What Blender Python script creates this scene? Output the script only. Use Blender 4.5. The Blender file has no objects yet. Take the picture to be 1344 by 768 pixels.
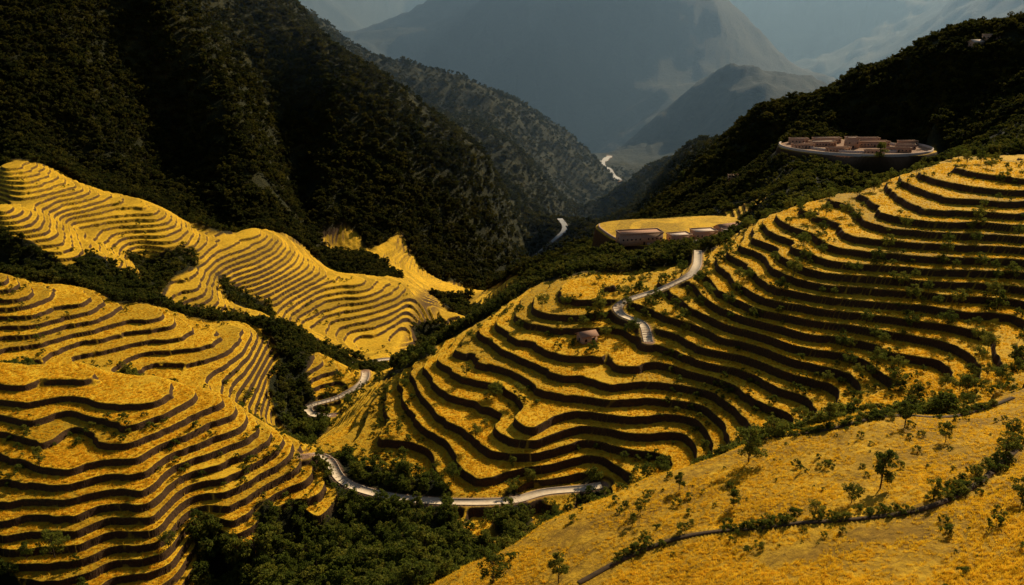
import bpy, math, json, random
import numpy as np
from mathutils import Vector
rng=np.random.default_rng(7); random.seed(7)
sc=bpy.context.scene
PITCH=18.0; FP=1045.0
cp_,sp_=math.cos(math.radians(PITCH)),math.sin(math.radians(PITCH))
# photogrammetric survey of the valley: sight line + ground distance -> world easting, northing, height, ground cover
def S(u,v,Y,c):
    x=(u-672)/FP; yv=(384-v)/FP
    dy=cp_+sp_*yv; dz=-sp_+cp_*yv
    return (round(x/dy*Y,1),Y,round(dz/dy*Y,1),c)
P=[]
for a in [
(1344,768,68,'G'),(1100,768,78,'G'),(850,768,92,'G'),(700,768,103,'G'),(600,768,112,'G'),
(1344,650,92,'G'),(1150,650,104,'G'),(985,640,118,'G'),(850,680,114,'G'),(700,720,118,'G'),
(1344,515,160,'G'),(1150,545,158,'G'),(1000,575,155,'G'),(850,625,150,'G'),(720,685,140,'G'),(620,740,125,'G'),
(1344,490,185,'T'),(1150,530,190,'T'),
(560,700,178,'F'),(450,700,185,'F'),(300,750,172,'F'),(520,750,160,'F'),(400,760,168,'F'),(380,690,185,'F'),
(400,590,245,'F'),(400,540,310,'F'),(480,490,400,'F'),(560,445,490,'F'),(615,420,560,'F'),(640,385,720,'F'),(700,335,950,'F'),
(740,305,1150,'F'),(760,270,1450,'F'),(800,215,2200,'F'),
(440,620,212,'F'),(560,665,195,'F'),(680,660,196,'F'),(790,643,204,'F'),(500,645,203,'F'),
# C
(0,475,232,'T'),(0,560,200,'T'),(0,620,183,'T'),(0,700,165,'T'),(0,768,156,'F'),(100,480,230,'T'),(100,560,200,'T'),(100,620,182,'T'),(100,700,166,'T'),(100,760,157,'T'),
(200,490,228,'T'),(200,560,200,'T'),(200,620,184,'T'),(200,680,172,'T'),(200,735,164,'T'),(300,525,222,'T'),(300,600,198,'T'),(300,680,180,'T'),(300,710,175,'T'),
(370,575,212,'T'),(370,650,192,'T'),(400,600,208,'T'),(420,640,198,'T'),(150,755,160,'T'),
# D
(0,465,285,'T'),(200,485,290,'T'),(330,535,280,'T'),(100,475,287,'T'),(0,360,340,'T'),(100,385,334,'T'),(200,405,332,'T'),(330,440,328,'T'),
(440,480,344,'T'),(440,515,325,'T'),(0,420,308,'T'),(200,450,308,'T'),(330,490,302,'T'),(370,530,305,'F'),
# E
(0,335,420,'F'),(0,275,450,'T'),(60,360,400,'F'),(150,385,385,'F'),(260,420,395,'F'),(350,440,400,'F'),(150,335,440,'T'),(260,378,430,'T'),
(340,410,430,'T'),(420,445,415,'T'),(420,460,400,'F'),(500,468,425,'T'),(80,320,430,'T'),(140,360,412,'F'),(250,400,410,'T'),
# F
(0,220,560,'T'),(0,268,510,'T'),(100,245,550,'T'),(100,300,490,'T'),(200,270,545,'T'),(200,325,485,'T'),(200,350,470,'F'),(330,300,560,'T'),(330,375,480,'T'),(330,402,463,'F'),
(400,335,560,'T'),(400,430,460,'T'),(470,370,530,'T'),(470,450,460,'T'),(540,390,530,'T'),(540,445,480,'T'),(600,412,530,'T'),
# G
(440,318,720,'T'),(520,325,740,'T'),(610,378,700,'T'),(530,350,700,'T'),(400,305,690,'F'),(480,345,640,'F'),
# H
(0,205,620,'F'),(0,100,695,'F'),(0,0,779,'F'),(100,220,650,'F'),(100,110,731,'F'),(100,0,830,'F'),(200,235,690,'F'),(200,120,800,'F'),
(370,265,700,'F'),(330,180,750,'F'),(280,90,830,'F'),(210,10,860,'F'),(250,240,700,'F'),(230,180,775,'F'),
(400,280,760,'F'),(500,300,760,'F'),(500,200,848,'F'),(500,105,947,'F'),(560,330,770,'F'),(540,130,961,'F'),(640,350,830,'F'),(640,210,963,'F'),
(720,290,980,'F'),(430,285,740,'F'),(420,60,957,'F'),(350,10,1000,'F'),(420,170,850,'F'),(600,345,790,'F'),(600,250,874,'F'),(350,100,900,'F'),
(600,160,1250,'F'),(680,200,1200,'F'),(740,260,1250,'F'),(460,60,1450,'F'),(580,115,1500,'F'),(680,150,1600,'F'),(760,200,1750,'F'),(790,225,1800,'F'),
# J
(600,95,4000,'F'),(650,45,4100,'F'),(720,-40,4300,'F'),(850,-80,4400,'F'),(960,0,4300,'F'),(1060,90,4000,'F'),(760,180,3500,'F'),
(800,100,3900,'F'),(900,80,3900,'F'),(785,192,2600,'F'),(860,158,2700,'F'),(920,125,2700,'F'),(1000,108,2700,'F'),(900,185,2450,'F'),
(860,175,3200,'F'),(930,150,3200,'F'),(1010,140,3200,'F'),
(430,50,4500,'F'),(500,30,4800,'F'),(590,0,5200,'F'),(540,100,3900,'F'),(360,10,5000,'F'),(830,215,2300,'F'),(870,200,2200,'F'),
# K
(1344,130,620,'F'),(1344,28,729,'F'),(1220,170,640,'F'),(1220,65,760,'F'),(1130,180,720,'F'),(1130,103,789,'F'),(1060,125,800,'F'),(1000,205,740,'F'),(1000,145,800,'F'),
(900,198,1000,'F'),(830,240,1300,'F'),(900,240,850,'F'),(850,265,1000,'F'),(820,290,900,'F'),
(1030,190,670,'F'),(1210,205,640,'F'),(1120,200,620,'F'),(1000,230,590,'F'),(1100,228,560,'F'),(950,260,600,'F'),(880,290,640,'F'),
(780,310,900,'F'),(1250,170,640,'F'),(1344,190,500,'F'),(1280,208,480,'F'),
# M gully
(700,640,205,'T'),(800,628,206,'T'),(900,595,212,'T'),(1000,548,212,'T'),(1100,515,212,'T'),(1200,480,215,'T'),(1344,430,225,'T'),
# M ridge
(600,610,212,'T'),(700,565,218,'T'),(800,515,235,'T'),(900,455,253,'T'),(1000,385,265,'T'),(1100,330,273,'T'),(1200,285,287,'T'),(1344,235,310,'T'),
# upper slope
(1200,250,318,'T'),(1200,228,352,'T'),(1344,218,342,'T'),(1100,290,310,'T'),(1100,252,362,'T'),(1000,340,291,'T'),(1000,290,330,'T'),(1010,262,450,'F'),
(1100,240,470,'F'),(1220,216,450,'F'),(900,400,280,'T'),(900,360,306,'T'),(900,335,365,'F'),(800,460,259,'T'),(800,420,279,'T'),(800,380,303,'T'),(800,352,370,'F'),
(700,520,235,'T'),(700,470,257,'T'),(700,430,276,'T'),(700,400,295,'T'),(700,375,365,'F'),(650,590,215,'T'),(650,540,233,'T'),(650,480,259,'T'),(650,430,285,'T'),(650,408,345,'F'),
(600,560,229,'T'),(600,500,254,'T'),(600,460,273,'T'),(600,440,330,'F'),(540,590,226,'T'),(540,540,245,'T'),(540,500,264,'T'),(540,472,300,'F'),
(500,600,222,'T'),(480,560,245,'T'),(420,580,242,'T'),(500,640,207,'F'),(480,530,270,'T'),
(580,440,490,'F'),(700,350,620,'F'),(760,330,600,'F'),(660,375,600,'T'),(800,335,450,'F'),(850,300,520,'T'),(960,285,540,'T'),(830,330,450,'T'),
(930,320,450,'T'),(900,328,440,'F'),(720,365,520,'F')]:
    P.append(S(*a))
P+=[(63,180,-104,'F'),(88,172,-93,'F'),(-8,150,-117,'F'),(-180,260,-116,'F'),(-127,258,-122,'F'),(-91,250,-131,'F'),
(-250,375,-117,'F'),(-180,365,-124,'F'),(-110,365,-138,'F'),(-330,480,-108,'F'),(-210,465,-132,'F'),(-400,600,-106,'F'),(-220,600,-150,'F'),(-130,600,-180,'F'),
(-540,900,110,'F'),(-560,1050,200,'F'),(-450,1000,110,'F'),(-400,1300,120,'F'),(-183,1150,-100,'F'),(-35,1080,-185,'F'),
(-400,2200,-250,'F'),(100,2400,-330,'F'),(-1000,2200,300,'F'),(-1500,3500,300,'F'),(-500,3000,-420,'F'),
(342,980,-160,'F'),(440,980,-130,'F'),(580,960,-90,'F'),(700,930,-50,'F'),(130,420,-105,'F'),(190,420,-90,'F'),
(300,1400,-250,'F'),(600,1150,-140,'F'),(900,1100,-70,'F'),
(900,2000,-260,'F'),(1500,3000,-200,'F'),(600,1500,-260,'F'),(1500,2000,-200,'F'),(500,1900,-300,'F'),(1200,2400,-280,'F'),
(-500,5900,-450,'F'),(100,5900,-200,'F'),(700,5900,-200,'F'),(1800,5800,-350,'F'),(2400,5500,-200,'F'),
(-7500,8500,1300,'F'),(-4000,8500,1000,'F'),(-1500,8000,900,'F'),(1000,8500,1100,'F'),(3500,8000,900,'F'),(7000,8500,1200,'F'),
(3000,4800,400,'F'),(-3500,4500,700,'F'),(-850,950,250,'F'),(650,700,10,'F'),(400,420,-52,'T'),(250,250,-58,'T'),(120,120,-50,'G'),(40,45,-38,'G'),(0,45,-60,'G'),(-45,50,-85,'G'),
(-90,100,-105,'F'),(-180,190,-96,'T'),(-330,350,-90,'T'),(-560,600,-70,'F'),(-25,110,-100,'G'),(-50,140,-122,'F'),(-110,130,-120,'F')]
C=np.array([p[:3] for p in P],float); cov=[p[3] for p in P]
q=np.c_[C[:,0]/C[:,1],.5*np.log(C[:,1])]; kk=C[:,2]/C[:,1]
n=len(q)
d2=((q[:,None]-q[None])**2).sum(-1)
A=np.zeros((n+3,n+3)); A[:n,:n]=.5*d2*np.log(d2+1e-9)+np.eye(n)*2e-5; A[:n,n]=1;A[:n,n+1:]=q;A[n,:n]=1;A[n+1:,:n]=q.T
w=np.linalg.solve(A,np.r_[kk,0,0,0])
NT=1250; tt=np.linspace(-.92,.92,NT)
ly=np.r_[np.linspace(math.log(45),math.log(95),110,endpoint=False),np.linspace(math.log(95),math.log(620),1020,endpoint=False),
 np.linspace(math.log(620),math.log(2000),260,endpoint=False),np.linspace(math.log(2000),math.log(9500),180)]
yy=np.exp(ly); NR=len(yy)
TT,LY=np.meshgrid(tt,ly); YY=np.exp(LY); XX=TT*YY
Z=np.empty((NR,NT)); cT=np.empty((NR,NT));cG=np.empty((NR,NT))
isT=np.array([c=='T' for c in cov],np.float32);isG=np.array([c=='G' for c in cov],np.float32)
q32=q.astype(np.float32);w32=w[:n].astype(np.float32)
for i in range(0,NR,10):
    a=TT[i:i+10].ravel().astype(np.float32);b=(.5*LY[i:i+10]).ravel().astype(np.float32)
    D=(a[:,None]-q32[None,:,0])**2+(b[:,None]-q32[None,:,1])**2
    k=(.5*D*np.log(D+1e-9))@w32+w[n]+w[n+1]*a+w[n+2]*b
    Z[i:i+10]=(k.reshape(-1,NT))*YY[i:i+10]
    W=1/(D+.0003)**2; s=W.sum(1)
    cT[i:i+10]=(W@isT/s).reshape(-1,NT); cG[i:i+10]=(W@isG/s).reshape(-1,NT)
def hsh(ix,iy,seed):
    h=(ix.astype(np.int64)*374761393+iy.astype(np.int64)*668265263+seed*1274126177)&0xffffffff
    h=((h^(h>>13))*1274126177)&0xffffffff
    return ((h^(h>>16))&0xffff)/65535.0
def vn(x,y,s=0):
    ix=np.floor(x);iy=np.floor(y);fx=x-ix;fy=y-iy
    fx=fx*fx*fx*(fx*(fx*6-15)+10);fy=fy*fy*fy*(fy*(fy*6-15)+10)
    a=hsh(ix,iy,s);b=hsh(ix+1,iy,s);c=hsh(ix,iy+1,s);d=hsh(ix+1,iy+1,s)
    return (a+(b-a)*fx+(c-a)*fy+(a-b-c+d)*fx*fy)*2-1
def fbm(x,y,o,s=0):
    r=0;am=1
    for i in range(o):
        r=r+am*vn(x*2**i+17.3*i,y*2**i-9.1*i,s+i);am*=.5
    return r
def ss(a,b,x):
    x=np.clip((x-a)/(b-a),0,1);return x*x*(3-2*x)
jit=.2*fbm(XX/35,YY/35,3,5)*(1-ss(750,900,YY))
mT=ss(.42,.58,cT+jit)*(1-ss(800,900,YY)); mG=ss(.4,.6,cG+.3*jit)
wild=1-np.clip(mT+mG,0,1)
left=1-ss(-75,-45,XX)
Z+=mT*((1.9-1.0*left)*vn(XX/30,YY/30,11)+(.9-.4*left)*vn(XX/13,YY/13,12))+mG*(.8*vn(XX/25,YY/25,13)+.25*fbm(XX/5,YY/5,2,14))
rid=0
for (W_,s_,lo,hi,am_) in [(45,21,0,700,.04),(130,31,450,2200,.035),(420,41,1100,20000,.06),(1200,51,2500,20000,.07)]:
    m=ss(lo*.8,lo*1.2+1,YY)*(1-ss(hi*.8,hi*1.3,YY))
    wx=XX+.4*W_*vn(XX/W_,YY/W_,s_+7);wy=YY+.4*W_*vn(XX/W_+5,YY/W_,s_+8)
    r=0;am=1
    for i in range(5):
        r=r+am*(1-2*np.abs(vn(wx/W_*2**i,wy/W_*2**i,s_+i)));am*=.48
    rid=rid+m*(r-.6)*W_*am_
Z+=wild*rid
def look(G,x,y):
    c=np.clip((x/y-tt[0])/(tt[1]-tt[0]),0,NT-1.001);r=np.clip(np.interp(np.log(y),ly,np.arange(NR)),0,NR-1.001)
    ci=c.astype(int);ri=r.astype(int);fc=c-ci;fr=r-ri
    return (G[ri,ci]*(1-fc)+G[ri,ci+1]*fc)*(1-fr)+(G[ri+1,ci]*(1-fc)+G[ri+1,ci+1]*fc)*fr
RW={'valley_road':(3.3,[(-61.3,209),(-59.5,216),(-55.5,215),(-49.7,206.3),(-37.9,200.8),(-24.3,197.2),(-11,194.5),(-.4,196.4),(9.6,202.5),(26.4,205.5)]),
'hamlet_road':(3.4,[(103,455),(97,415),(88,370),(81,335),(73,307),(62,299),(53,295.5),(41.5,289),(41,282),(47.5,273),(48,261)]),
'gorge_road':(3.6,[(-71.6,358.4),(-67.5,332),(-75,321.6),(-88.2,315.9),(-85.6,309),(-75.4,303.7)]),
'bench_road':(4,[(-92,412),(-75,420),(-56,424)]),
'footpath':(.9,[(9.8,98),(18.3,103),(29.2,104.7),(41.1,98.8),(50.3,95),(58.4,95.5),(68.5,101.7),(81.4,113.6)]),
'footpath.001':(.9,[(51,146),(60,138.5),(71,140),(92,150),(110,159)]),
'river':(16,[(228,1693),(224,1828),(218,1938),(288,2360)]),
'river.001':(7,[(26,943),(56,951),(66,968),(61,995)])}
def spline(pts,stepm):
    pts=np.array(pts,float);p=np.vstack([2*pts[0]-pts[1],pts,2*pts[-1]-pts[-2]]);out=[]
    for i in range(1,len(p)-2):
        m=max(3,int(np.linalg.norm(p[i+1]-p[i])/stepm))
        for j in range(m):
            s=j/m;out.append(.5*((2*p[i])+(-p[i-1]+p[i+1])*s+(2*p[i-1]-5*p[i]+4*p[i+1]-p[i+2])*s*s+(-p[i-1]+3*p[i]-3*p[i+1]+p[i+2])*s**3))
    out.append(p[-2]);return np.array(out)
Zb=Z.copy()
H=2.0*left+2.75*(1-left)
f=(Z+.3*vn(XX/8,YY/8,77)+.18*vn(XX/2.5,YY/2.5,78)+125)/H;i_=np.floor(f);fr=f-i_
Zt=-125+H*(i_+ss(.86,1.0,fr)+.03*fr+.06*ss(.70,.8,fr)*(1-ss(.8,.86,fr)))
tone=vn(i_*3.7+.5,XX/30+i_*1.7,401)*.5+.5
tone=np.where(YY>1000,ss(1500,3000,YY),tone)  # far out, tone becomes the distance mask for the painted forest shade
Z=Z*(1-mT)+Zt*mT
g=Z/1.2;gi=np.floor(g);Z=Z*(1-.6*mG)+.6*mG*1.2*(gi+ss(.6,1,g-gi))
mR=np.zeros_like(Z)
RS={}
for nme,(wd,pts) in RW.items():
    L=spline(pts,max(.6,wd*.4)); z=look(Zb,L[:,0],L[:,1])
    for _ in range(30): z[1:-1]=.25*z[:-2]+.5*z[1:-1]+.25*z[2:]
    RS[nme]=(wd,L,z)
    R=wd*1.6+2
    x0,y0=L.min(0)-R;x1,y1=L.max(0)+R
    idx=np.nonzero((XX>x0)&(XX<x1)&(YY>y0)&(YY<y1))
    if len(idx[0])==0: continue
    px=XX[idx];py=YY[idx];bd=np.full(len(px),1e9);bz=np.zeros(len(px))
    for j in range(len(L)):
        d=np.hypot(px-L[j,0],py-L[j,1]);m=d<bd;bd[m]=d[m];bz[m]=z[j]
    m=1-ss(wd*.62,wd*.62+2.2,bd)
    Z[idx]=Z[idx]*(1-m)+bz*m; mR[idx]=np.maximum(mR[idx],1-ss(wd*.5,wd*.5+1.2,bd))
VC=(266.6,625.0)
# level platforms: centre, half length, half depth, height, superellipse exponent, heading
FL=[((110.0,497.0),56,37,-119.0,3.6,.22),(VC,60,52,-84.0,2.0,0.0)]
def fdist(k,x,y):
    (c,a,b,z0,e,r)=FL[k];dx=x-c[0];dy=y-c[1];u=dx*math.cos(r)+dy*math.sin(r);v=-dx*math.sin(r)+dy*math.cos(r)
    return (np.abs(u/a)**e+np.abs(v/b)**e)**(1/e)
for k in (0,1):
    m=1-ss(.94,1.0,fdist(k,XX,YY)+.05*vn(XX/20,YY/20,3));Z=Z*(1-m)+FL[k][3]*m
    mT=np.maximum(mT,m)
mR=np.maximum(mR,(1-ss(.9,.98,fdist(1,XX,YY))))
def newmesh(name,V,Fq,mats,smooth=False):
    me=bpy.data.meshes.new(name);V=np.asarray(V,np.float32);Fq=np.asarray(Fq,np.int32)
    me.vertices.add(len(V));me.vertices.foreach_set('co',V.ravel())
    k=Fq.shape[1];me.loops.add(Fq.size);me.loops.foreach_set('vertex_index',Fq.ravel())
    me.polygons.add(len(Fq));me.polygons.foreach_set('loop_start',np.arange(0,Fq.size,k,dtype=np.int32))
    me.polygons.foreach_set('loop_total',np.full(len(Fq),k,np.int32))
    if smooth: me.polygons.foreach_set('use_smooth',np.ones(len(Fq),bool))
    me.update(calc_edges=True)
    for m in (mats if isinstance(mats,list) else [mats]): me.materials.append(m)
    return me
def obj(name,me,parent=None,loc=(0,0,0)):
    o=bpy.data.objects.new(name,me);sc.collection.objects.link(o);o.location=loc
    if parent:o.parent=parent
    return o
def mat(name):
    m=bpy.data.materials.new(name);m.use_nodes=True;nt=m.node_tree
    b=nt.nodes['Principled BSDF'];b.inputs['Roughness'].default_value=.9;b.inputs['Specular IOR Level'].default_value=.15
    return m,nt,b
def N(nt,t,**k):
    n_=nt.nodes.new(t)
    for a,b in k.items(): setattr(n_,a,b)
    return n_
def noise(nt,scale,detail=5,rough=.6):
    g=N(nt,'ShaderNodeNewGeometry');x=N(nt,'ShaderNodeTexNoise');x.inputs['Scale'].default_value=scale;x.inputs['Detail'].default_value=detail;x.inputs['Roughness'].default_value=rough
    nt.links.new(g.outputs['Position'],x.inputs['Vector']);return x.outputs['Fac']
def ramp(nt,fac,stops):
    r=N(nt,'ShaderNodeValToRGB');e=r.color_ramp.elements
    while len(e)<len(stops): e.new(.5)
    for i,(p,c) in enumerate(stops): e[i].position=p;e[i].color=(*c,1)
    nt.links.new(fac,r.inputs[0]);return r.outputs[0]
def mix(nt,f,a,b):
    m=N(nt,'ShaderNodeMix',data_type='RGBA')
    nt.links.new(f,m.inputs[0]);nt.links.new(a,m.inputs[6]);nt.links.new(b,m.inputs[7]);return m.outputs[2]
gm,nt,bs=mat('terrain_ground')
at=N(nt,'ShaderNodeAttribute');at.attribute_name='cover'
sep=N(nt,'ShaderNodeSeparateColor');nt.links.new(at.outputs['Color'],sep.inputs[0])
n1=noise(nt,.6,8,.78);n3=noise(nt,2.5,4,.7);n4=noise(nt,.05,9,.75);n5=noise(nt,.07,6,.7)
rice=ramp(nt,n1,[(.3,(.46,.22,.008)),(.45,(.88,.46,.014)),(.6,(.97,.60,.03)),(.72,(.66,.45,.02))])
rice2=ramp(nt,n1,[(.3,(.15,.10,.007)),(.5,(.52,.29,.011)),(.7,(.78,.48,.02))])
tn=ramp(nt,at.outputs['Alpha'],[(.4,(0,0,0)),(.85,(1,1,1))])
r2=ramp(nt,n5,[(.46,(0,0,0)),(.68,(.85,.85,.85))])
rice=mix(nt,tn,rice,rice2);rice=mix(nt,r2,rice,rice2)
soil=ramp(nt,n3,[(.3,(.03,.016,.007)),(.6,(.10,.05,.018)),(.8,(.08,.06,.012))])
forest=ramp(nt,n4,[(.32,(.010,.013,.003)),(.5,(.030,.031,.006)),(.66,(.070,.058,.010))])
shaded_forest=ramp(nt,n4,[(.32,(.008,.012,.006)),(.66,(.020,.026,.010))])  # same forest, darkened: shade of the far mountains put into its colour
forest=mix(nt,ramp(nt,at.outputs['Alpha'],[(.0,(0,0,0)),(1,(1,1,1))]),forest,shaded_forest)
grass=ramp(nt,n1,[(.3,(.20,.12,.01)),(.48,(.62,.34,.015)),(.62,(.90,.52,.025)),(.75,(.5,.36,.025))])
grass2=ramp(nt,n1,[(.3,(.10,.06,.008)),(.5,(.34,.18,.012)),(.7,(.56,.30,.02))])
gr2=ramp(nt,n5,[(.40,(0,0,0)),(.62,(1,1,1))])
grass=mix(nt,gr2,grass,grass2)
dirt=ramp(nt,n3,[(.3,(.24,.12,.065)),(.7,(.48,.28,.16))])
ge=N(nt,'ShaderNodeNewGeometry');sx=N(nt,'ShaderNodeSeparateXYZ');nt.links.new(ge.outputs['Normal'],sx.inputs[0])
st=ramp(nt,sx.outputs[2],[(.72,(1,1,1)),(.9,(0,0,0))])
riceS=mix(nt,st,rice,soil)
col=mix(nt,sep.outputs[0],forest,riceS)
col=mix(nt,sep.outputs[1],col,grass)
col=mix(nt,sep.outputs[2],col,dirt)
nt.links.new(col,bs.inputs['Base Color'])
bp=N(nt,'ShaderNodeBump');bp.inputs['Strength'].default_value=.8;bp.inputs['Distance'].default_value=.8
nt.links.new(n1,bp.inputs['Height'])
bp2=N(nt,'ShaderNodeBump');bp2.inputs['Distance'].default_value=9.0
iv=N(nt,'ShaderNodeMath',operation='SUBTRACT');iv.inputs[0].default_value=1;nt.links.new(sep.outputs[0],iv.inputs[1])
iv2=N(nt,'ShaderNodeMath',operation='SUBTRACT');iv2.use_clamp=True;nt.links.new(iv.outputs[0],iv2.inputs[0]);nt.links.new(sep.outputs[1],iv2.inputs[1])
nt.links.new(iv2.outputs[0],bp2.inputs['Strength']);nt.links.new(n4,bp2.inputs['Height']);nt.links.new(bp.outputs[0],bp2.inputs['Normal'])
nt.links.new(bp2.outputs[0],bs.inputs['Normal'])
def simple(name,stops,scale=1.5,bump=.3):
    m,nt,b=mat(name);f=noise(nt,scale,5,.7);nt.links.new(ramp(nt,f,stops),b.inputs['Base Color'])
    bp=N(nt,'ShaderNodeBump');bp.inputs['Strength'].default_value=bump;bp.inputs['Distance'].default_value=.1
    nt.links.new(f,bp.inputs['Height']);nt.links.new(bp.outputs[0],b.inputs['Normal']);return m
road_m=simple('pale_track',[(.3,(.60,.44,.28)),(.7,(.80,.64,.44))],.8)
path_m=simple('dark_footpath',[(.3,(.05,.03,.015)),(.7,(.12,.07,.03))],1)
roof_m=simple('clay_roof',[(.3,(.34,.17,.10)),(.7,(.50,.28,.17))],3)
roofw_m=simple('pale_metal_roof',[(.3,(.55,.40,.29)),(.7,(.76,.6,.47))],2)
wall_m=simple('plaster_wall',[(.3,(.40,.24,.15)),(.7,(.58,.38,.25))],1.5)
dark_m=simple('window_glass',[(.3,(.015,.015,.018)),(.7,(.03,.03,.035))],1)
bark_m=simple('bark',[(.3,(.035,.022,.014)),(.7,(.09,.06,.04))],6)
water_m=simple('river_water',[(.3,(.45,.42,.38)),(.7,(.7,.66,.6))],.05)
def leafmat(name,a,b_,c,tv=.5):
    m,nt,b=mat(name);oi=N(nt,'ShaderNodeObjectInfo');f=noise(nt,.9,3)
    ad=N(nt,'ShaderNodeMath',operation='MULTIPLY_ADD');nt.links.new(oi.outputs['Random'],ad.inputs[0]);ad.inputs[1].default_value=.35;nt.links.new(f,ad.inputs[2])
    c_=ramp(nt,ad.outputs[0],[(.4,a),(.65,b_),(.95,c)]);nt.links.new(c_,b.inputs['Base Color'])
    tr=N(nt,'ShaderNodeBsdfTranslucent');nt.links.new(c_,tr.inputs[0]);mx=N(nt,'ShaderNodeMixShader');mx.inputs[0].default_value=tv
    nt.links.new(b.outputs[0],mx.inputs[1]);nt.links.new(tr.outputs[0],mx.inputs[2]);nt.links.new(mx.outputs[0],nt.nodes['Material Output'].inputs[0]);return m
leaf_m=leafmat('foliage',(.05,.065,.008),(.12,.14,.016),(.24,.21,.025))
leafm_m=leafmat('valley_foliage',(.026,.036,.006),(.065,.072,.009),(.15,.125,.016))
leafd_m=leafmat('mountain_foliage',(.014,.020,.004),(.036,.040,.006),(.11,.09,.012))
leafg_m=leafmat('meadow_foliage',(.42,.23,.012),(.82,.49,.02),(.97,.65,.04),.55)
V=np.stack([XX,YY,Z],-1).reshape(-1,3)
I=np.arange(NR*NT,dtype=np.int32).reshape(NR,NT)
Fq=np.stack([I[:-1,:-1],I[:-1,1:],I[1:,1:],I[1:,:-1]],-1).reshape(-1,4)
me=newmesh('terrain',V,Fq,gm,smooth=True)
ca=me.color_attributes.new('cover','FLOAT_COLOR','POINT')
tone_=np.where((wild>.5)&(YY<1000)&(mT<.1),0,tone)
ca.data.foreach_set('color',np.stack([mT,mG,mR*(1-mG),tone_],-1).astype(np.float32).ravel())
obj('terrain',me)
def ground(x,y): return look(Z,np.asarray(x,float),np.asarray(y,float))
for nme,(wd,L,z) in RS.items():
    d=np.gradient(L,axis=0);d/=np.linalg.norm(d,axis=1)[:,None]+1e-9;nn=np.c_[-d[:,1],d[:,0]]
    prof=[(-.5,0),(-.5,.16),(-.45,.16),(-.45,.06),(.45,.06),(.45,.16),(.5,.16),(.5,0)];m=road_m
    if 'river' in nme: m=water_m;prof=[(-.5,1.2),(.5,1.2)]
    if 'foot' in nme: m=path_m;prof=[(-.5,.02),(-.45,.14),(.45,.14),(.5,.02)]
    K=len(prof);VV=[]
    for i in range(len(L)):
        for (a,h) in prof: VV.append((L[i,0]+nn[i,0]*a*wd,L[i,1]+nn[i,1]*a*wd,z[i]+h))
    FF=[(i*K+j,i*K+j+1,(i+1)*K+j+1,(i+1)*K+j) for i in range(len(L)-1) for j in range(K-1)]
    obj(nme,newmesh(nme,VV,FF,m))
def tube(p0,p1,r0,r1,k=6):
    p0=np.array(p0);p1=np.array(p1);d=p1-p0;d=d/np.linalg.norm(d);a=np.cross(d,[.3,.9,.1]);a/=np.linalg.norm(a);b=np.cross(d,a)
    an=np.arange(k)*2*math.pi/k;ring=np.cos(an)[:,None]*a+np.sin(an)[:,None]*b
    V=np.vstack([p0+ring*r0,p1+ring*r1]);F=[(i,(i+1)%k,k+(i+1)%k,k+i) for i in range(k)];return V,np.array(F)
def tree_mesh(name,seed,crown_w=.38,base=.25,clumps=16,leaves=60,ls=.035,lm=leaf_m,trunk=.02):
    r=np.random.default_rng(seed);Vs=[];Fs=[];mi=[];o=0
    def add(V,F,m):
        nonlocal o
        Vs.append(V);Fs.append(F+o);mi.extend([m]*len(F));o+=len(V)
    top=np.array([r.normal(0,.03),r.normal(0,.03),.8]);mid=top*.45+[r.normal(0,.02),0,0]
    add(*tube((0,0,-.05),mid,trunk,trunk*.75),0);add(*tube(mid,top,trunk*.75,trunk*.25),0)
    for c in range(clumps):
        a=r.uniform(0,6.28);zz=base+(1-base)*r.uniform(.08,.92);prof=math.sin(math.pi*min(1,((zz-base)/(1-base))*.85+.12))**.7
        rad=crown_w*prof*r.uniform(.25,1);cc=np.array([math.cos(a)*rad,math.sin(a)*rad,zz])
        st=top*np.clip(zz-.18,.12,.75)/.8
        add(*tube(st,cc,trunk*.35,trunk*.1,4),0)
        cr=crown_w*r.uniform(.22,.42)
        p=r.normal(0,1,(leaves,3));p/=np.linalg.norm(p,axis=1)[:,None];p=cc+p*(cr*r.uniform(.3,1,(leaves,1))**.6)*[1,1,.75]
        nrm=r.normal(0,1,(leaves,3))+[0,0,.6];nrm/=np.linalg.norm(nrm,axis=1)[:,None]
        a1=np.cross(nrm,r.normal(0,1,(leaves,3)));a1/=np.linalg.norm(a1,axis=1)[:,None];b1=np.cross(nrm,a1);s=ls*r.uniform(.6,1.4,(leaves,1))
        V=np.stack([p-a1*s,p-b1*s*.6,p+a1*s,p+b1*s*.6],1).reshape(-1,3)
        add(V,np.arange(leaves*4).reshape(-1,4),1)
    me=newmesh(name,np.vstack(Vs),np.vstack(Fs),[bark_m,lm]);me.polygons.foreach_set('material_index',np.array(mi,np.int32));return me
big=[tree_mesh('tree_mesh',s,clumps=24,leaves=80,ls=.026,crown_w=cw,base=b_) for s,cw,b_ in [(1,.36,.2),(2,.42,.25),(3,.3,.15),(4,.34,.3)]]
SH=[(1,.42,.12),(2,.5,.1),(3,.36,.15)]
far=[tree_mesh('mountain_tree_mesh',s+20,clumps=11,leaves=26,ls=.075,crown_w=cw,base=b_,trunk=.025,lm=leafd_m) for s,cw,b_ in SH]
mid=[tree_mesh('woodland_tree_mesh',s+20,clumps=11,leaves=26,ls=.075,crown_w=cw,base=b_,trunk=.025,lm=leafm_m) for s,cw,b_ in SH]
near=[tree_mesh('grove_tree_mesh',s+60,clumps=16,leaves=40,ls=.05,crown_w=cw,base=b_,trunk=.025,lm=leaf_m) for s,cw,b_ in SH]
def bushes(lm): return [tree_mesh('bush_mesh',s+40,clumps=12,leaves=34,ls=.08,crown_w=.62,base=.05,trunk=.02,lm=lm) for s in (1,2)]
bush=bushes(leaf_m);bushm=bushes(leafm_m);bushd=bushes(leafd_m)
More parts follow.
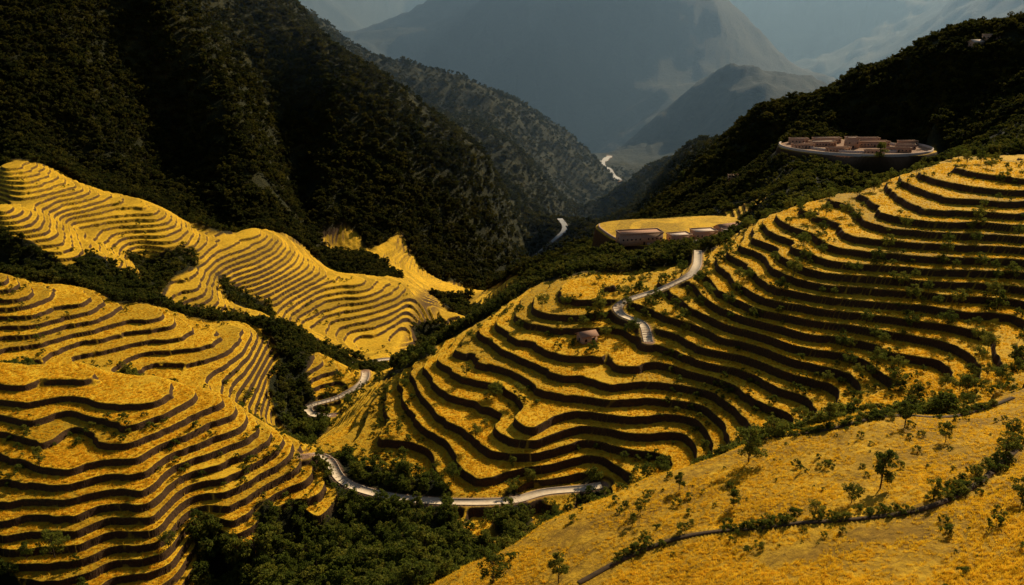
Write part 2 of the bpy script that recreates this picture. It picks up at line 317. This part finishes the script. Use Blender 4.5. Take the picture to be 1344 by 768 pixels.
def inst(name,me,x,y,sz):
    x=np.asarray(x);y=np.asarray(y);sz=np.asarray(sz);z=ground(x,y)-.1;m=len(x);a=rng.uniform(0,6.28,m)
    V=np.empty((m,4,3))
    for j in range(4):
        an=a+j*math.pi/2;V[:,j,0]=x+np.cos(an)*sz*.7071;V[:,j,1]=y+np.sin(an)*sz*.7071;V[:,j,2]=z
    p=obj(name,newmesh(name+'_points',V.reshape(-1,3),np.arange(m*4).reshape(-1,4),leaf_m))
    p.instance_type='FACES';p.use_instance_faces_scale=True;p.show_instancer_for_render=False;p.show_instancer_for_viewport=False
    obj(name+'_plant',me,p)
def scatter(m,y0,y1):
    l=rng.uniform(math.log(y0),math.log(y1),m);y=np.exp(l);x=rng.uniform(-.88,.88,m)*y;return x,y
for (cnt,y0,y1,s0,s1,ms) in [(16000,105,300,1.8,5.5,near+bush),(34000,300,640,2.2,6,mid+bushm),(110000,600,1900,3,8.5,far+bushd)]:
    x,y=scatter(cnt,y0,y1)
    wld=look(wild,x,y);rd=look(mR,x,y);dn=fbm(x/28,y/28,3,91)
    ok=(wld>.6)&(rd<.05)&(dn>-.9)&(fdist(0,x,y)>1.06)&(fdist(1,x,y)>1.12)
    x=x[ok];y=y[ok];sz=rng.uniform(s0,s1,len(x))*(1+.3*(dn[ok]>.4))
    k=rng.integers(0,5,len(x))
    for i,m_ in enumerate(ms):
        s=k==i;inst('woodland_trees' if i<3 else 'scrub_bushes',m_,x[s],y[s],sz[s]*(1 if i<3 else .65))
x,y=scatter(7000,120,560);ok=(look(mT,x,y)>.9)&(look(mR,x,y)<.05)&(fbm(x/22,y/22,2,123)>.25)&(fdist(0,x,y)>1.02);x=x[ok];y=y[ok]
inst('terrace_shrubs',bush[0],x,y,rng.uniform(.8,2.2,len(x)))
x,y=scatter(1500,140,560);ok=(look(mT,x,y)>.9)&(look(mR,x,y)<.05)&(x>-40)&(fbm(x/40,y/40,2,323)>-.4)&(fdist(0,x,y)>1.02);x=x[ok];y=y[ok]
inst('terrace_trees',big[1],x,y,rng.uniform(2,6.5,len(x)))
x,y=scatter(900,70,170);ok=(look(mG,x,y)>.9)&(fbm(x/14,y/14,2,223)>-.1);x=x[ok];y=y[ok]
inst('meadow_shrubs',bush[1],x,y,.35+1.4*rng.uniform(0,1,len(x))**2)
for nme in ('footpath','footpath.001'):
    L=RS[nme][1];k=rng.integers(0,len(L),320);o=rng.normal(0,.8,(320,2))+[0,1.0];k=k[fbm(L[k,0]/9,L[k,1]/9,2,9)>-.3];o=o[:len(k)]
    inst('hedgerow',bush[1],L[k,0]+o[:,0],L[k,1]+o[:,1],rng.uniform(.4,1.4,len(k)))
for nme,cnt,sp,s0,s1 in (('hamlet_road',230,7,1.5,5),('valley_road',90,6,1.2,3.2),('gorge_road',90,6,1.5,4)):
    L=RS[nme][1];k=rng.integers(0,len(L),cnt);x=L[k,0]+rng.normal(0,sp,cnt);y=L[k,1]+rng.normal(0,sp,cnt)
    dd=np.array([np.hypot(L[:,0]-a_,L[:,1]-b_).min() for a_,b_ in zip(x,y)])
    ok=(dd>4)&(fdist(0,x,y)>1.03)&(fbm(L[k,0]/12,L[k,1]/12,2,19)>-.45);x=x[ok];y=y[ok]
    h=len(x)//2;inst('roadside_trees',near[0],x[:h],y[:h],rng.uniform(s0,s1,h));inst('roadside_trees',near[1],x[h:],y[h:],rng.uniform(s0,s1,len(x)-h))
r=np.random.default_rng(5);m=18;p=np.c_[r.normal(0,.3,m),r.normal(0,.3,m),np.zeros(m)];a=r.uniform(0,6.28,m);d=np.c_[np.cos(a),np.sin(a),np.zeros(m)]*.09;hh=np.c_[r.normal(0,.25,m),r.normal(0,.25,m),r.uniform(.4,1,m)]
Vt=np.stack([p-d,p+d,p+hh+d*.3,p+hh-d*.3],1).reshape(-1,3);tuft=newmesh('grass_tuft_mesh',Vt,np.arange(m*4).reshape(-1,4),leafg_m)
x,y=scatter(150000,60,175);ok=(look(mG,x,y)>.5)&(look(mR,x,y)<.3)&(fbm(x/9,y/9,3,55)>rng.uniform(-.8,.5,len(x)));x=x[ok];y=y[ok];inst('meadow_grass',tuft,x,y,rng.uniform(.2,.5,len(x)))
x,y=scatter(260000,140,380);ok=(look(mT,x,y)>.6)&(look(mR,x,y)<.1)&(look(tone,x,y)<rng.uniform(.4,1.2,len(x)))&(fbm(x/16,y/16,3,65)>rng.uniform(-1.2,.3,len(x)));x=x[ok];y=y[ok]
e_=.5;sl=np.hypot(ground(x+e_,y)-ground(x-e_,y),ground(x,y+e_)-ground(x,y-e_))/(2*e_);ok=sl<.3;x=x[ok];y=y[ok];inst('rice_plants',tuft,x,y,rng.uniform(.3,.65,len(x)))
TW=[(44,131,8,0),(56,106,6.5,3),(63,142,5.5,2),(53,145,5,1),(76,109,4.5,0),(75,123,4,2),(44,100,3,1),(73,133,5,3),(-3,107,6,1),(7,100,5,3),(22,118,3,0),(5,206,4,1),(-34,220,6,2),(-37,234,5,0),
(-109,161,8,1),(-123,183,6,2),(-45,180,8,0),(-103,283,5,1),(-68,301,6,1),(-45,262,5,3),(33,285,7,1),(136,199,7,3),(109,195,6,2),(155,240,7,0),(50,102,3.5,1),(20,114,2.5,2),(59,97,3.5,0),(67,91,4,1),
(129,389,9,0),(265,574,15,2),(185,860,15,2),(99,268,7,1),(-16,257,5,0),(2,240,5,1),(56,207,4.5,3),(95,198,5,0),(36,112,3.5,2),(83,118,4,1),(30,125,3.5,3),(-98,152,6,0),(-115,160,5,3),(-85,168,5,1)]
for x,y,s,i in TW:
    o=obj('tree',big[i],loc=(x,y,float(ground(x,y))-.1));o.scale=(s,s,s);o.rotation_euler[2]=random.uniform(0,6)
def box(name,parent,c,s,m,rot=0):
    cx,cy,cz=c;a,b,h=s[0]/2,s[1]/2,s[2]/2
    V=[(cx+i*a,cy+j*b,cz+k*h) for k in(-1,1) for j in(-1,1) for i in(-1,1)]
    F=[(0,2,3,1),(4,5,7,6),(0,1,5,4),(2,6,7,3),(0,4,6,2),(1,3,7,5)]
    return obj(name,newmesh(name,V,F,m),parent)
def house(x,y,w_,d_,h_,rot,rm,flat=False):
    name='flat_roofed_house' if flat else 'stone_house'
    e=bpy.data.objects.new(name,None);sc.collection.objects.link(e);e.location=(x,y,float(ground(x,y))-.3);e.rotation_euler[2]=rot
    box('walls',e,(0,0,h_/2),(w_,d_,h_),wall_m)
    if flat:
        box('roof',e,(0,0,h_+.1),(w_+.6,d_+.6,.2),rm)
        for nm,c,s in [('parapet_front',(0,-d_/2-.1,h_+.5),(w_+.6,.3,.6)),('parapet_back',(0,d_/2+.1,h_+.5),(w_+.6,.3,.6)),('parapet_left',(-w_/2-.15,0,h_+.5),(.3,d_-.15,.6)),('parapet_right',(w_/2+.15,0,h_+.5),(.3,d_-.15,.6))]: box(nm,e,c,s,wall_m)
    else:
        a,b=w_/2+.5,d_/2+.5;rz=h_+d_*.28
        V=[(-a,-b,h_-.1),(a,-b,h_-.1),(a,0,rz),(-a,0,rz),(-a,b,h_-.1),(a,b,h_-.1),(-a,-b,h_+.12),(a,-b,h_+.12),(a,0,rz+.22),(-a,0,rz+.22),(-a,b,h_+.12),(a,b,h_+.12)]
        F=[(6,7,8,9),(9,8,11,10),(0,3,2,1),(3,4,5,2),(0,1,7,6),(4,10,11,5),(0,6,9,3),(3,9,10,4),(1,2,8,7),(2,5,11,8)]
        obj('roof',newmesh('roof',V,F,rm),e)
        a=w_/2;V=[(-a,-d_/2,h_),(-a,d_/2,h_),(-a,0,rz-.05),(a,-d_/2,h_),(a,d_/2,h_),(a,0,rz-.05)]
        obj('gables',newmesh('gables',V,[(0,1,2),(3,5,4)],wall_m),e)
    nw=max(2,int(w_/2.5))
    for i in range(nw):
        xx=-w_/2+(i+.5)*w_/nw
        if i==nw//2: box('door',e,(xx,-d_/2-.02,1.25),(1.1,.1,2.1),dark_m)
        else: box('window',e,(xx,-d_/2-.02,h_*.55),(.9,.08,1.0),dark_m)
    box('side_window',e,(-w_/2-.02,0,h_*.55),(.08,.9,1),dark_m)
HW=[(27,268,6,4.5,3,.4,0,0)]
for (x_,y_,*r_) in [(101,468,13,8,4,.3,1,1),(117,474,14,9,5,.2,1,1),(133,482,13,9,5,.4,0,0),(150,490,13,8,4.5,.2,1,1),(118,459,11,7,3.5,.7,1,1),(76,462,26,10,7,.2,0,1),(152,474,12,8,4,.1,1,1),(136,467,12,7,4,.4,0,1),(109,452,9,6,3.5,.2,1,0),(128,455,9,6,3.5,.1,1,1)]: HW.append((x_,y_,*r_))
for (dx,dy,*r_) in [(-42,-5,16,6,3,.1,0),(-22,8,20,7,3.5,.15,1),(-4,-4,9,7,8,0,1),(16,4,24,7,4,.05,0),(36,-8,14,6,3,-.2,1),(46,10,14,6,3.5,.1,0),(-12,26,22,6,4,.1,1),(20,26,20,6,4,0,1),(-36,22,14,6,4,0,1),(-22,-24,18,5,3,.2,0),(22,-26,18,5,3,-.2,0),(0,-34,12,4,2.5,0,1)]:
    HW.append((VC[0]+dx,VC[1]+dy,*r_,1))
for h_ in [(196,690,14,8,5,.1,0,1),(404,726,10,7,5,.1,1,0),(416,726,12,7,5,0,1,1)]: HW.append(h_)
for x,y,w_,d_,h_,ro,rm,fl in HW: house(x,y,w_,d_,h_,ro,[roof_m,roofw_m][rm],fl)
for ki,(c,a,b,z0,ex,hd) in enumerate(FL):
    rings=[(.93,1.3)] if ki==0 else [(.93,1.6),(.62,1.6)]
    for (rr,hh_) in rings:
        an=np.linspace(math.pi*.85,math.pi*2.15,90);cx=np.cos(an);sy=np.sin(an)
        u=a*rr*np.sign(cx)*np.abs(cx)**(2/ex);v=b*rr*np.sign(sy)*np.abs(sy)**(2/ex)
        L=np.c_[c[0]+u*math.cos(hd)-v*math.sin(hd),c[1]+u*math.sin(hd)+v*math.cos(hd)]
        VV=[];
        for i,(px,py) in enumerate(L):
            o_=np.array([px-c[0],py-c[1]]);o_=o_/np.linalg.norm(o_)
            for (r_,h) in [(0,-.5),(0,hh_),(.9,hh_),(.9,-.5)]: VV.append((px+o_[0]*r_,py+o_[1]*r_,z0+h))
        FF=[(i*4+j,i*4+j+1,(i+1)*4+j+1,(i+1)*4+j) for i in range(89) for j in range(3)]
        obj('stone_wall',newmesh('stone_wall',VV,FF,roofw_m if ki else wall_m))
hm=bpy.data.materials.new('haze');hm.use_nodes=True;nt=hm.node_tree;nt.nodes.clear()
o=N(nt,'ShaderNodeOutputMaterial');vs=N(nt,'ShaderNodeVolumeScatter');vs.inputs['Density'].default_value=.00021;vs.inputs['Color'].default_value=(.19,.32,.52,1);vs.inputs['Anisotropy'].default_value=.3
nt.links.new(vs.outputs[0],o.inputs['Volume'])
box('valley_haze',None,(0,5125,200),(16000,8550,2400),hm)
EL,AZ=math.radians(31),math.radians(38)
w_=bpy.data.worlds.new('World');sc.world=w_;w_.use_nodes=True;nt=w_.node_tree
sk=nt.nodes.new('ShaderNodeTexSky');sk.sky_type='NISHITA';sk.sun_disc=False;sk.sun_elevation=EL;sk.sun_rotation=AZ
bg=nt.nodes['Background'];bg.inputs[1].default_value=.05;nt.links.new(sk.outputs[0],bg.inputs[0])
l=bpy.data.lights.new('sun','SUN');l.energy=5;l.angle=math.radians(.5);l.color=(1,.91,.70)
so=bpy.data.objects.new('sun',l);sc.collection.objects.link(so)
dv=Vector((math.sin(AZ)*math.cos(EL),math.cos(AZ)*math.cos(EL),math.sin(EL)));so.rotation_euler=dv.to_track_quat('Z','Y').to_euler();so.location=dv*500
cam=bpy.data.cameras.new('camera');co=bpy.data.objects.new('camera',cam);sc.collection.objects.link(co);sc.camera=co
cam.sensor_width=36;cam.lens=36*FP/1344;cam.clip_end=20000;cam.clip_start=.5
co.rotation_euler=(math.radians(90-PITCH),0,0)
sc.view_settings.view_transform='Standard';sc.view_settings.look='None';sc.view_settings.exposure=0
